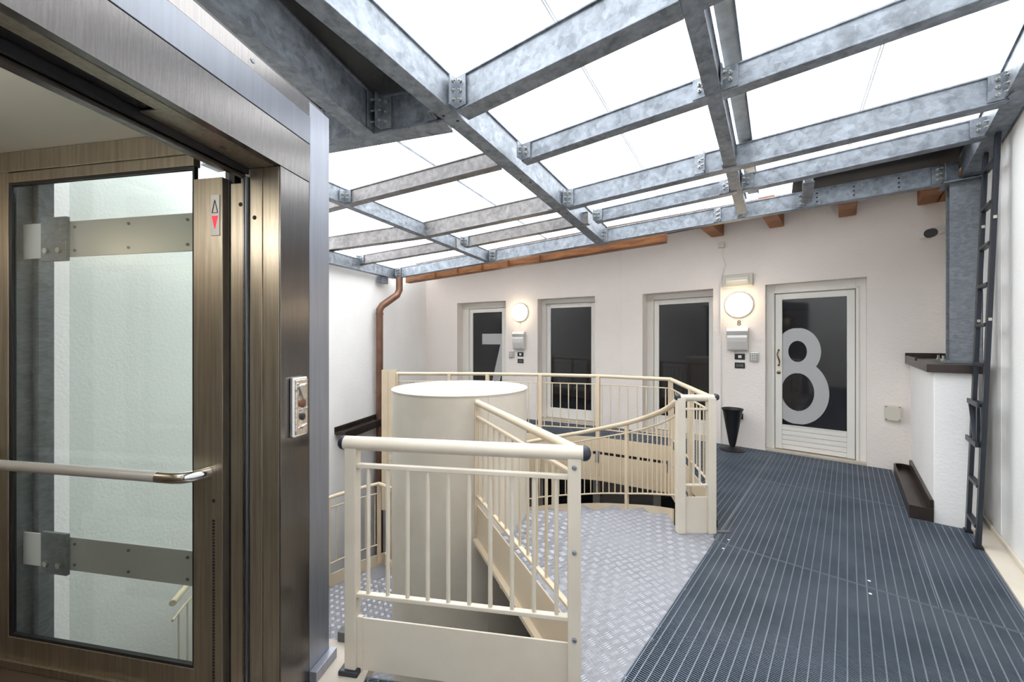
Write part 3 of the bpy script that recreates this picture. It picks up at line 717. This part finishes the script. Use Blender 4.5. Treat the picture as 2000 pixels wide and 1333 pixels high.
r = part('rafter_end', MB().box(D, .715, .795, 5.32, 6.148, 2.93, 3.09), 'wood', None, bevel=.008); tag(r, 'darker wooden rafter end half hidden by the galvanised post', 'rafter', 'wooden rafter ends along the far eave')

# ------------------------------------------------------------------ steel post on the pier
po = thing('steel_post', D(.75, 5.05, 1.265), 'upright galvanised H-section post standing on the low white pier', 'post')
u0, u1, v0, v1 = .66, .842, 4.955, 5.13; mb = MB()
pp = [(u0, v0), (u1, v0), (u1, v0+.014), (.757, v0+.014), (.757, v1-.014), (u1, v1-.014), (u1, v1), (u0, v1), (u0, v1-.014), (.745, v1-.014), (.745, v0+.014), (u0, v0+.014)]
mb.prism([D(a_, b_, 1.285) for a_, b_ in pp], (0, 0, 1.50)); part('h_section', mb, 'galvpost', po, bevel=.002)
mb = MB(); mb.box(D, .60, .845, 4.90, 5.19, 1.2665, 1.285); part('base_plate', mb, 'galvpost', po)
mb = MB(); mb.box(D, .62, .845, 4.90, 5.16, 2.785, 2.797); part('head_plate', mb, 'galvpost', po)
for a_, b_ in ((.62, 4.93), (.62, 5.16)):
    mb = MB(); mb.lathe(D(a_, b_, 1.285), [(.014, 0), (.014, .012), (.008, .012), (.008, .04)], 6); part('bolt', mb, 'bolt', po)

# ------------------------------------------------------------------ ladder
la = thing('ladder', D(.70, 4.38, 0), 'dark grey metal ladder leaning against the right wall', 'ladder')
def lad(v, z): return D(.697+.082*z/2.65, v, z)
for v in (4.22, 4.53):
    mb = MB(); a, b = lad(v, .012), lad(v, 3.0); mb.prism([a+D(-.012, -.028), a+D(.012, -.028), a+D(.012, .028), a+D(-.012, .028)], b-a); part('side_rail', mb, 'ladder', la, bevel=.003)
z = .14
while z < 2.9:
    a, b = lad(4.24, z), lad(4.51, z); mb = MB(); mb.obox((a+b)/2, (b-a)/2, D(.018, 0), up*.012); part('rung', mb, 'ladder', la, bevel=.003); z += .285
for z in (.72, 1.0):
    mb = MB(); a, b = lad(4.22, z), lad(4.53, z); mb.obox((a+b)/2-D(.03, 0), (b-a)/2, D(.006, 0), up*.018); part('cross_brace', mb, 'ladder', la)
mb = MB(); a = lad(4.50, .98)-D(.03, 0); b = lad(4.30, .72)-D(.03, 0); mb.prism([a, a+D(0, .02), b+D(0, .02), b], D(.02, 0)); mb.box(D, .70, .715, 4.27, 4.30, .73, .98); part('hinge_strap', mb, 'ladder', la)
for v in (4.22, 4.53):
    mb = MB(); mb.obox(lad(v, 0)+up*.008, D(.02, 0), D(0, .034), up*.008); part('foot', mb, 'black', la)
    for z in (1.6, 2.3):
        mb = MB(); mb.obox(lad(v-.03, z), D(.008, 0), D(0, .004), up*.01); part('rivet', mb, 'bolt', la)

# ------------------------------------------------------------------ lift
el = thing('elevator', E(.1, .1, 0), 'brushed stainless steel lift facade with open doorway at the left', 'elevator')
def eb(name, t0, t1, s0, s1, z0, z1, m, bevel=.002, parent=None):
    return part(name, MB().box(E, t0, t1, s0, s1, z0, z1), m, parent or el, bevel=bevel)
eb('door_jamb', .0, .160, 0, .006, 0, 2.122, 'steel')
eb('jamb_reveal', .0, .158, .0065, .078, 0, 2.122, 'warmsteel')
eb('jamb_return', .0, .158, .081, .138, 0, 2.122, 'warmsteel')
eb('corner_panel', .163, .293, 0, .42, -.25, 2.465, 'steelcorner')
eb('shadow_gap', .150, .170, .002, .03, 0, 2.46, 'gap')
mb = MB(); mb.prism([E(-1.7, .0, 2.125), E(-1.7, .03, 2.125), E(-1.7, .03, 2.278), E(-1.7, -.006, 2.278)], E(.1605, 0)-E(-1.7, 0)); part('lintel_lower_panel', mb, 'steel', el)
eb('lintel_middle_panel', -1.7, .1605, -.006, .03, 2.2815, 2.398, 'steelpale')
eb('lintel_upper_panel', -1.7, .1605, .0, .03, 2.4015, 2.465, 'steel')
eb('lintel_backing', -1.7, .155, .031, .20, 2.15, 2.46, 'gap')
eb('soffit', -.385, .0, .031, .138, 2.123, 2.127, 'warmsteel', 0)
eb('soffit', -1.7, -.386, .031, .08, 2.123, 2.127, 'warmsteel', 0)
eb('door_track', -1.7, .0, .140, .150, 2.10, 2.16, 'black', 0)
eb('door_track', -1.7, .0, .156, .172, 2.085, 2.15, 'steel', 0)
eb('door_track', -1.7, .0, .180, .205, 2.10, 2.15, 'black', 0)
eb('door_hanger', -1.7, -.386, .085, .135, 2.132, 2.17, 'steel', 0)
eb('sensor_hook', -.05, -.035, .175, .195, 2.10, 2.15, 'white_pl', 0)
eb('door_lip', -.012, .012, .140, .148, 0, 2.09, 'steelpale')
eb('door_lip', -.012, .012, .150, .158, 0, 2.09, 'steel')
eb('door_edge_strip', .012, .05, .160, .236, 0, 2.075, 'warmsteel')
eb('dark_gap', .03, .06, .236, .262, 0, 2.2, 'black', 0)
for s_, z_ in ((.19, 1.99), (.115, 1.93)):
    mb = MB(); mb.lathe(E(.0119 if s_ > .15 else -.0002, s_, z_), [(.0085, 0), (.0085, .001)], 14, axis=E(-1, 0)-E(0, 0)); part('screw_hole', mb, 'gap', el)
mb = MB(); mb.lathe(E(-.16, .09, 2.1228), [(.011, 0), (.009, .002)], 14, axis=(0, 0, -1)); part('screw_head', mb, 'steelpale', el)
mb = MB(); mb.lathe(E(-.13, -.0005, 2.435), [(.009, 0), (.007, .002)], 14, axis=E(0, -1)-E(0, 0)); part('screw_head', mb, 'steelpale', el)
eb('threshold', -1.7, .30, -.03, .26, -.04, .006, 'steel')
eb('base_flashing', .160, .30, -.035, -.001, .005, .05, 'steelcorner')
eb('near_jamb', -1.7, -1.15, 0, .14, 0, 2.122, 'steel')
eb('shaft_roof', -1.7, .293, .03, 1.75, 2.47, 2.50, 'darkpanel', 0)
# call panel
eb('call_panel', .045, .125, -.020, -.001, 1.065, 1.305, 'chrome', .006)
fp = eb('call_panel_relief', .052, .118, -.026, -.020, 1.075, 1.295, 'chromerelief', .003)
for z_, r_, m_ in ((1.20, .018, 'copper'), (1.145, .014, 'black')):
    mb = MB(); mb.lathe(E(.085, -.026, z_), [(r_, 0), (r_, .005), (r_*.6, .008)], 18, axis=E(0, -1)-E(0, 0)); part('button', mb, m_, el, smooth=True)
for zz0, zz1, ta, tb in ((1.28, 1.17, .062, .105), (1.27, 1.275, .06, .112), (1.168, 1.178, .058, .113), (1.10, 1.11, .06, .11)):
    mb = MB(); mb.tube([E(ta, -.027, zz0), E((ta+tb)/2, -.031, (zz0+zz1)/2), E(tb, -.027, zz1)], .0035, 8); part('relief_rib', mb, 'chrome', el, smooth=True)
# shaft steelwork seen through the glass
for z0, z1 in ((.34, .50), (1.857, 2.03)):
    eb('shaft_rail', .165, .173, .30, 1.60, z0, z1, 'mail')
    eb('shaft_rail_plate', .150, .165, 1.30, 1.46, z0-.02, z1+.02, 'galvpost')
    for s_ in (1.27, .95, .62, .44):
        for zz in (z0+.03, z1-.03):
            mb = MB(); mb.lathe(E(.165, s_, zz), [(.007, 0), (.007, .004)], 8, axis=E(-1, 0)-E(0, 0)); part('bolt', mb, 'galvpost', el)
    for s_ in (1.34, 1.42):
        mb = MB(); mb.lathe(E(.150, s_, z0+.03), [(.014, 0), (.014, .01)], 6, axis=E(-1, 0)-E(0, 0)); part('bolt', mb, 'bolt', el)
eb('shaft_column', .20, .26, 1.56, 1.66, LOW, 2.46, 'galvpost')
eb('shaft_guide', .12, .20, 1.60, 1.62, LOW, 2.46, 'galvpost')
eb('shaft_glass', .284, .290, .43, 1.50, -1.0, 2.40, 'cabglass', 0)
# cab
ca = thing('elevator_cab', E(-.5, .8, 0), 'open lift cab with greenish glass side wall, steel frame and handrail', 'elevator cab')
def cb(name, t0, t1, s0, s1, z0, z1, m, bevel=.002): return eb(name, t0, t1, s0, s1, z0, z1, m, bevel, ca)
stile = cb('front_stile', .0, .03, .262, .398, .0, 2.10, 'warmsteel')
cb('rear_stile', .0, .03, 1.386, 1.48, .0, 2.29, 'warmsteel')
cb('top_rail', .0, .03, .398, 1.386, 2.156, 2.20, 'warmsteel'); cb('top_fascia', -.004, .03, .30, 1.48, 2.203, 2.29, 'warmsteel')
cb('bottom_rail', .0, .03, .398, 1.386, .0, .13, 'warmsteel')
for t in ((.398, .408, .13, 2.156), (1.370, 1.386, .13, 2.156)): cb('glazing_seal', .004, .02, t[0], t[1], t[2], t[3], 'black', 0)
cb('glazing_seal', .004, .02, .408, 1.37, .13, .142, 'black', 0); cb('glazing_seal', .004, .02, .408, 1.37, 2.144, 2.156, 'black', 0)
cb('side_glass', .010, .018, .408, 1.370, .142, 2.144, 'cabglass', 0)
cb('cab_ceiling', -1.7, .03, .215, 1.50, 2.292, 2.31, 'cabceil', 0)
cb('cab_header', -1.7, .0, .207, .262, 2.12, 2.288, 'steel')
cb('cab_floor', -1.7, .03, .262, 1.50, -.04, -.001, 'cabfloor', 0)
cb('back_wall', -1.7, .03, 1.482, 1.50, 0, 2.29, 'warmsteel', 0)
cb('near_wall', -1.73, -1.7, .2, 1.5, 0, 2.29, 'warmsteel', 0)
cb('kick_plate', -.014, .0, .30, 1.48, .0, .035, 'warmsteel')
mb = MB(); P0 = [E(-.075, 1.45, .925), E(-.075, .47, .925)]; mb.tube(P0, .021, 16); part('handrail', mb, 'mail', ca, smooth=True)
mb = MB(); mb.tube([E(-.075, .47, .925), E(-.075, .40, .925), E(-.068, .365, .926), E(-.05, .342, .927), E(-.025, .33, .928), E(.0, .328, .928)], [.0225, .0225, .0225, .022, .021, .022], 16); part('handrail_elbow', mb, 'chrome', ca, smooth=True)
ip = cb('indicator_plate', -.004, -.0003, .272, .313, 1.868, 2.03, 'mail', .001)
mb = MB(); mb.prism([E(-.0045, .279, 1.945), E(-.0045, .305, 1.945), E(-.0045, .292, 1.895)], E(-.002, 0)-E(0, 0)); part('down_arrow', mb, 'red', ip, at=WLOC[ip.name])
mb = MB()
for a_, b_ in (((.279, 1.958), (.305, 1.958)), ((.305, 1.958), (.292, 2.008)), ((.292, 2.008), (.279, 1.958))): mb.tube([E(-.005, a_[0], a_[1]), E(-.005, b_[0], b_[1])], .0012, 5)
part('up_arrow', mb, 'gap', ip, at=WLOC[ip.name])
mb = MB(); mb.lathe(E(-.0001, .302, .815), [(.007, 0), (.007, .001)], 12, axis=E(-1, 0)-E(0, 0)); part('key_hole', mb, 'gap', ca)
mb = MB()
for k in range(60):
    z = .735-k*.0125
    if z > .02: mb.box(E, -.0012, .0, .297, .308, z-.0045, z+.0045)
part('perforated_slot', mb, 'gap', ca, kind='stuff')

lc = bpy.data.lights.new('cab_fill_light', 'POINT'); lc.energy = 13; lc.shadow_soft_size = .12; lc.color = (1, .97, .92)  # unseen fill light, added to brighten the inside of the cab
lo = bpy.data.objects.new('cab_fill_light', lc); COL.objects.link(lo); lo.location = E(-1.0, .75, 2.1)
# ------------------------------------------------------------------ left wall: ledge and downpipe
lg = thing('metal_ledge', LW(2.2, -.1, .1), 'dark brown metal ledge running along the white left wall behind the drum', 'ledge')
mb = MB(); mb.box(LW, 1.25, 1.935, -.16, 0, .13, .17); mb.box(LW, 2.065, 2.98, -.16, 0, .13, .17); mb.box(LW, 1.935, 2.065, -.04, 0, .13, .17); part('ledge_sheet', mb, 'darkcopper', lg, bevel=.004)
mb = MB(); mb.box(LW, 1.25, 2.98, -.02, .0, .17, .235); part('upstand', mb, 'darkcopper', lg)
mb = MB(); mb.box(LW, 1.25, 1.935, -.175, -.16, .07, .18); mb.box(LW, 2.065, 2.98, -.175, -.16, .07, .18); part('drip_edge', mb, 'darkcopper', lg)
dp = thing('downpipe', LW(1.95, -.10, LOW), 'brown copper downpipe with an offset bend at the left wall', 'pipe')
px = LW(2.0, -.11)
ax = Vector((px.x, px.y, 0))
bx_ = Vector((-2.02+.10, 6.72, 0))
mb = MB(); mb.tube([ax+up*LOW, ax+up*1.90], .055, 20); part('pipe_shaft', mb, 'copper', dp, smooth=True)
mb = MB(); mb.tube([ax+up*1.88, ax+up*1.96, lerp(ax+up*2.0, bx_+up*2.26, .12), lerp(ax+up*2.0, bx_+up*2.26, .88), bx_+up*2.32, bx_+up*2.54], .057, 20); part('offset_bend', mb, 'copper', dp, smooth=True)
for z in (1.88, .6): mb = MB(); mb.tube([ax+up*z, ax+up*(z+.03)], .061, 20); part('collar', mb, 'copper', dp, smooth=True)
mb = MB(); mb.box(LW, 1.75, 1.95, -.12, -.03, 2.42, 2.53); br = st('trim_7', mb, 'galv')

# ------------------------------------------------------------------ small wall fittings
def fitting(tag_, T, side):
    pass
TR = lambda u, n, z: D(u, 6.15-n, z)                       # n out of the wall
TLW = lambda s, n, z: WL(s, -n, z)
def lamp(T, a, z, label):
    g = thing('wall_lamp', T(a, 0, z), label, 'lamp', 'round opal wall lamps')
    ax_ = (T(a, 1, z)-T(a, 0, z)).normalized()
    mb = MB(); mb.lathe(T(a, 0, z), [(.170, .0), (.172, .025), (.166, .03)], 40, axis=ax_); part('back_plate', mb, 'white_pl', g, smooth=True)
    r = .160
    mb = MB(); mb.lathe(T(a, 0, z), [(r, .03)]+[(r*cos(x*pi/24), .035+r*.78*sin(x*pi/24)) for x in range(0, 12)], 40, axis=ax_); part('globe', mb, 'globe', g, smooth=True)
lamp(TR, -1.135, 1.945, 'round lit wall lamp above the small number 8')
lamp(TLW, 1.875, 1.985, 'round lit wall lamp right of the number 7 door')
def text(body, T, a, z, size, flip, label, m='brass'):
    cu = bpy.data.curves.new('numeral', 'FONT'); cu.body = body; cu.size = size; cu.extrude = .002; cu.align_x = 'CENTER'; cu.align_y = 'CENTER'
    o = bpy.data.objects.new('tmp', cu); COL.objects.link(o)
    dg = bpy.context.evaluated_depsgraph_get(); me = bpy.data.meshes.new_from_object(o.evaluated_get(dg)); bpy.data.objects.remove(o)
    xv = (T(a+flip, 0, 0)-T(a, 0, 0)).normalized(); nv = (T(a, 1, 0)-T(a, 0, 0)).normalized()
    me.transform(Matrix((( xv.x, 0, nv.x, 0), (xv.y, 0, nv.y, 0), (0, 1, 0, 0), (0, 0, 0, 1))))
    me.materials.clear(); me.materials.append(M[m]); ob = bpy.data.objects.new('house_number', me); COL.objects.link(ob); ob.location = T(a, .003, z); tag(ob, label, 'number')
text('8', TR, -1.135, 1.695, .10, 1, 'small grey digit eight between the right lamp and letter box', 'concrete')
text('7', TLW, 1.875, 1.755, .11, -1, 'small pale digit seven above the far left letter box', 'beige_pl')
def mailbox(T, a0, a1, z0, z1, label):
    g = thing('mailbox', T((a0+a1)/2, 0, z0), label, 'mailbox', 'grey letter boxes')
    mb = MB(); mb.box(T, a0, a1, 0, .07, z0, z1-.05); part('box_body', mb, 'mail', g, bevel=.006)
    P_ = [(0, z1-.085), (.085, z1-.095), (.098, z1-.05), (.08, z1-.008), (.0, z1)]
    mb = MB(); mb.prism([T(a0-.008, n, z) for n, z in P_], T(a1+.008, 0, 0)-T(a0-.008, 0, 0)); part('lid', mb, 'mail', g, bevel=.004)
    Q = [(.07, z0+.0), (.078, z0+.02), (.095, z0+.12), (.098, z1-.14), (.09, z1-.105), (.07, z1-.1)]
    mb = MB(); mb.prism([T(a0+.004, n, z) for n, z in Q], T(a1-.004, 0, 0)-T(a0+.004, 0, 0)); part('curved_front', mb, 'mail', g, bevel=.003)
mailbox(TR, -1.265, -1.02, 1.32, 1.635, 'grey metal letter box under the small number 8')
mailbox(TLW, 1.765, 1.995, 1.30, 1.63, 'grey metal letter box at the narrow wall between the two far left doors')
def bell(T, a, z, f, label, lit, grp):
    g = thing('door_bell' if lit else 'power_socket', T(a, 0, z), label, 'switch plate', grp)
    mb = MB(); mb.box(T, a-.062, a+.062, 0, .012, z-.040, z+.040); part('cover_plate', mb, 'black', g, bevel=.005)
    if lit: mb = MB(); mb.box(T, a-.018, a+.022, .012, .016, z-.018, z+.018); part('name_button', mb, 'white_pl', g)
    else:
        for o in (-.03, 0, .03): mb = MB(); mb.box(T, a+o-.012, a+o+.012, .012, .015, z-.02, z+.02); part('key', mb, 'concrete', g)
bell(TR, -1.125, 1.235, 1, 'black bell plate with a white button below the letter box of door 8', True, 'black wall plates')
bell(TR, -1.125, 1.115, 1, 'plain black plate, lower of the pair left of door 8', False, 'black wall plates')
bell(TLW, 1.865, 1.20, -1, 'black bell plate with white button, on the narrow wall behind the drum', True, 'black wall plates')
bell(TLW, 1.865, 1.075, -1, 'plain black plate, lower of the pair on the narrow wall behind the drum', False, 'black wall plates')
def keypad(T, a, z, label):
    g = thing('keypad', T(a, 0, z), label, 'keypad', 'grey door keypads')
    mb = MB(); mb.box(T, a-.055, a+.055, 0, .03, z-.065, z+.065); part('keypad_body', mb, 'mail', g, bevel=.01)
    mb = MB(); mb.box(T, a-.04, a+.04, .03, .033, z-.05, z+.05); part('keypad_plate', mb, 'concrete', g)
    s = None
    for i in range(3):
        for j in range(4):
            p = T(a+(i-1)*.024, .033, z+(j-1.5)*.024)
            if s is None:
                mb = MB(); mb.box(T, a-.024-.009, a-.024+.009, .033, .038, z-.036-.009, z-.036+.009); s = part('key', mb, 'white_pl', g, at=p)
            else: inst(s, p, g)
keypad(TR, -.955, 1.235, 'grey keypad on the wall left of door 8')
keypad(TLW, 2.05, 1.20, 'pale keypad at the wall corner beside door 7')
# emergency light, cable and junction box
em = thing('emergency_light', TR(-1.15, 0, 2.28), 'cream rectangular emergency light above the lamp of door 8', 'light fitting')
mb = MB(); mb.box(TR, -1.335, -.965, 0, .05, 2.195, 2.365); part('housing', mb, 'beige_pl', em, bevel=.008)
mb = MB(); mb.box(TR, -1.30, -1.0, .05, .058, 2.225, 2.335); part('bezel', mb, 'creamw', em, bevel=.003)
mb = MB(); mb.box(TR, -1.285, -1.015, .058, .066, 2.24, 2.32); part('diffuser', mb, 'diff', em, bevel=.004)
mb = MB(); mb.tube([TR(-1.27, .07, 2.28), TR(-1.03, .07, 2.28)], .012, 8); part('tube', mb, 'white_pl', em, smooth=True)
jb = tag(part('junction_box', MB().box(TR, -1.385, -1.31, 0, .05, 2.76, 2.84), 'beige_pl', None, bevel=.006), 'tiny white junction box high on the wall above the emergency light', 'junction box')
mb = MB(); mb.tube([TR(-1.345, .012, 2.77), TR(-1.335, .02, 2.65), TR(-1.30, .012, 2.52), TR(-1.345, .012, 2.38), TR(-1.36, .012, 2.2)], .006, 8)
mb.tube([TR(-1.36, .012, 2.2), TR(-1.36, .012, .02)], .008, 8); tag(part('cable', mb, 'white_pl', None, smooth=True), 'thin white cable running down the wall left of door 8', 'cable')
mb = MB(); mb.box(TR, .318, .455, 0, .05, .555, .73); j = tag(part('junction_box', mb, 'beige_pl', None, bevel=.01), 'square beige junction box low on the wall right of door 8', 'junction box')
for a_ in (.333, .44):
    for z_ in (.572, .713): mb = MB(); mb.lathe(TR(a_, .05, z_), [(.007, 0), (.007, .003)], 10, axis=TR(0, 1, 0)-TR(0, 0, 0)); part('screw', mb, 'concrete', j, at=WLOC[j.name])
# wall camera
cv = thing('security_camera', TR(.66, 0, 2.58), 'small security camera with black face near the galvanised post', 'camera')
mb = MB(); mb.box(TR, .60, .68, 0, .04, 2.56, 2.66); part('base_box', mb, 'white_pl', cv, bevel=.006)
mb = MB(); mb.box(TR, .72, .80, 0, .02, 2.58, 2.66); part('mount_plate', mb, 'white_pl', cv, bevel=.006)
mb = MB(); mb.tube([TR(.76, .02, 2.62), TR(.73, .09, 2.60)], .018, 12); part('arm', mb, 'white_pl', cv, smooth=True)
mb = MB(); mb.tube([TR(.76, .06, 2.625), TR(.67, .21, 2.575)], .038, 16); part('body', mb, 'white_pl', cv, smooth=True)
mb = MB(); mb.tube([TR(.67, .21, 2.575), TR(.645, .25, 2.562)], .046, 16); part('lens_face', mb, 'black', cv, smooth=True)

# ------------------------------------------------------------------ umbrella stand
cx_, cy_ = 2.935, 5.25
us = thing('umbrella_stand', (cx_, cy_, 0), 'black cone-shaped umbrella stand on a round foot left of door 8', 'umbrella stand')
mb = MB(); mb.lathe((cx_, cy_, 0), [(.150, .001), (.152, .008), (.13, .02), (.06, .035), (.03, .045)], 40); part('foot', mb, 'black', us, smooth=True)
mb = MB(); mb.lathe((cx_, cy_, 0), [(.028, .04), (.045, .10), (.118, .525), (.130, .54), (.130, .553), (.122, .553), (.110, .51), (.04, .11), (.01, .09)], 40); part('cone', mb, 'black', us, smooth=True)
ws = thing('power_socket', TR(-1.12, 0, .42), 'small black outlet on the wall behind the umbrella stand', 'socket')
mb = MB(); mb.box(TR, -1.155, -1.085, 0, .025, .38, .46); part('cover_plate', mb, 'black', ws, bevel=.004)
mb = MB(); mb.box(TR, -1.14, -1.10, .025, .035, .40, .44); part('flap', mb, 'black', ws, bevel=.003)
# ------------------------------------------------------------------ brown trough beside the pier
tr = thing('trough', D(.45, 5.3, 0), 'long dark brown metal trough on the grating beside the white pier', 'trough')
def trough_loop(o): 
    pts = [(.385+o, 4.58+o), (.524-o, 4.58+o), (.524-o, 6.0)]
    pts += [(.4545+(.0695-o)*cos(x), 6.0+(.0695-o)*sin(x)) for x in (0.4, .8, 1.2, 1.57, 1.95, 2.35, 2.75)] + [(.385+o, 6.0)]
    return pts
OUT, INN = trough_loop(0), trough_loop(.014)
mb = MB(); mb.prism([D(a_, b_, .003) for a_, b_ in OUT], (0, 0, .05)); part('base_tray', mb, 'darkcopper', tr)
mb = MB(); n = len(OUT); b = 0
for o, i, z in zip(OUT, INN, [.105]*n): mb.v += [tuple(D(*o, .053)), tuple(D(*i, .053)), tuple(D(*i, z)), tuple(D(*o, z))]
for k in range(n):
    k2 = (k+1) % n
    for e in range(4): mb.f.append((4*k+e, 4*k+(e+1) % 4, 4*k2+(e+1) % 4, 4*k2+e))
part('rim', mb, 'darkcopper', tr)
mb = MB(); mb.box(D, .505, .5265, 4.60, 6.0, .105, .17); part('upstand', mb, 'darkcopper', tr)
mb = MB(); mb.box(D, .841, .8455, 4.44, 4.90, .055, 2.9); st('trim_8', mb, 'gloss')
s = None
for u_, v_ in ((-.66, 3.05), (-.66, 3.21), (.10, 3.05), (.10, 3.21)):
    mb = MB(); mb.lathe(D(u_, v_, .0005), [(.008, 0), (.008, .002)], 10); part('clip_screw', mb, 'white_pl', deck)
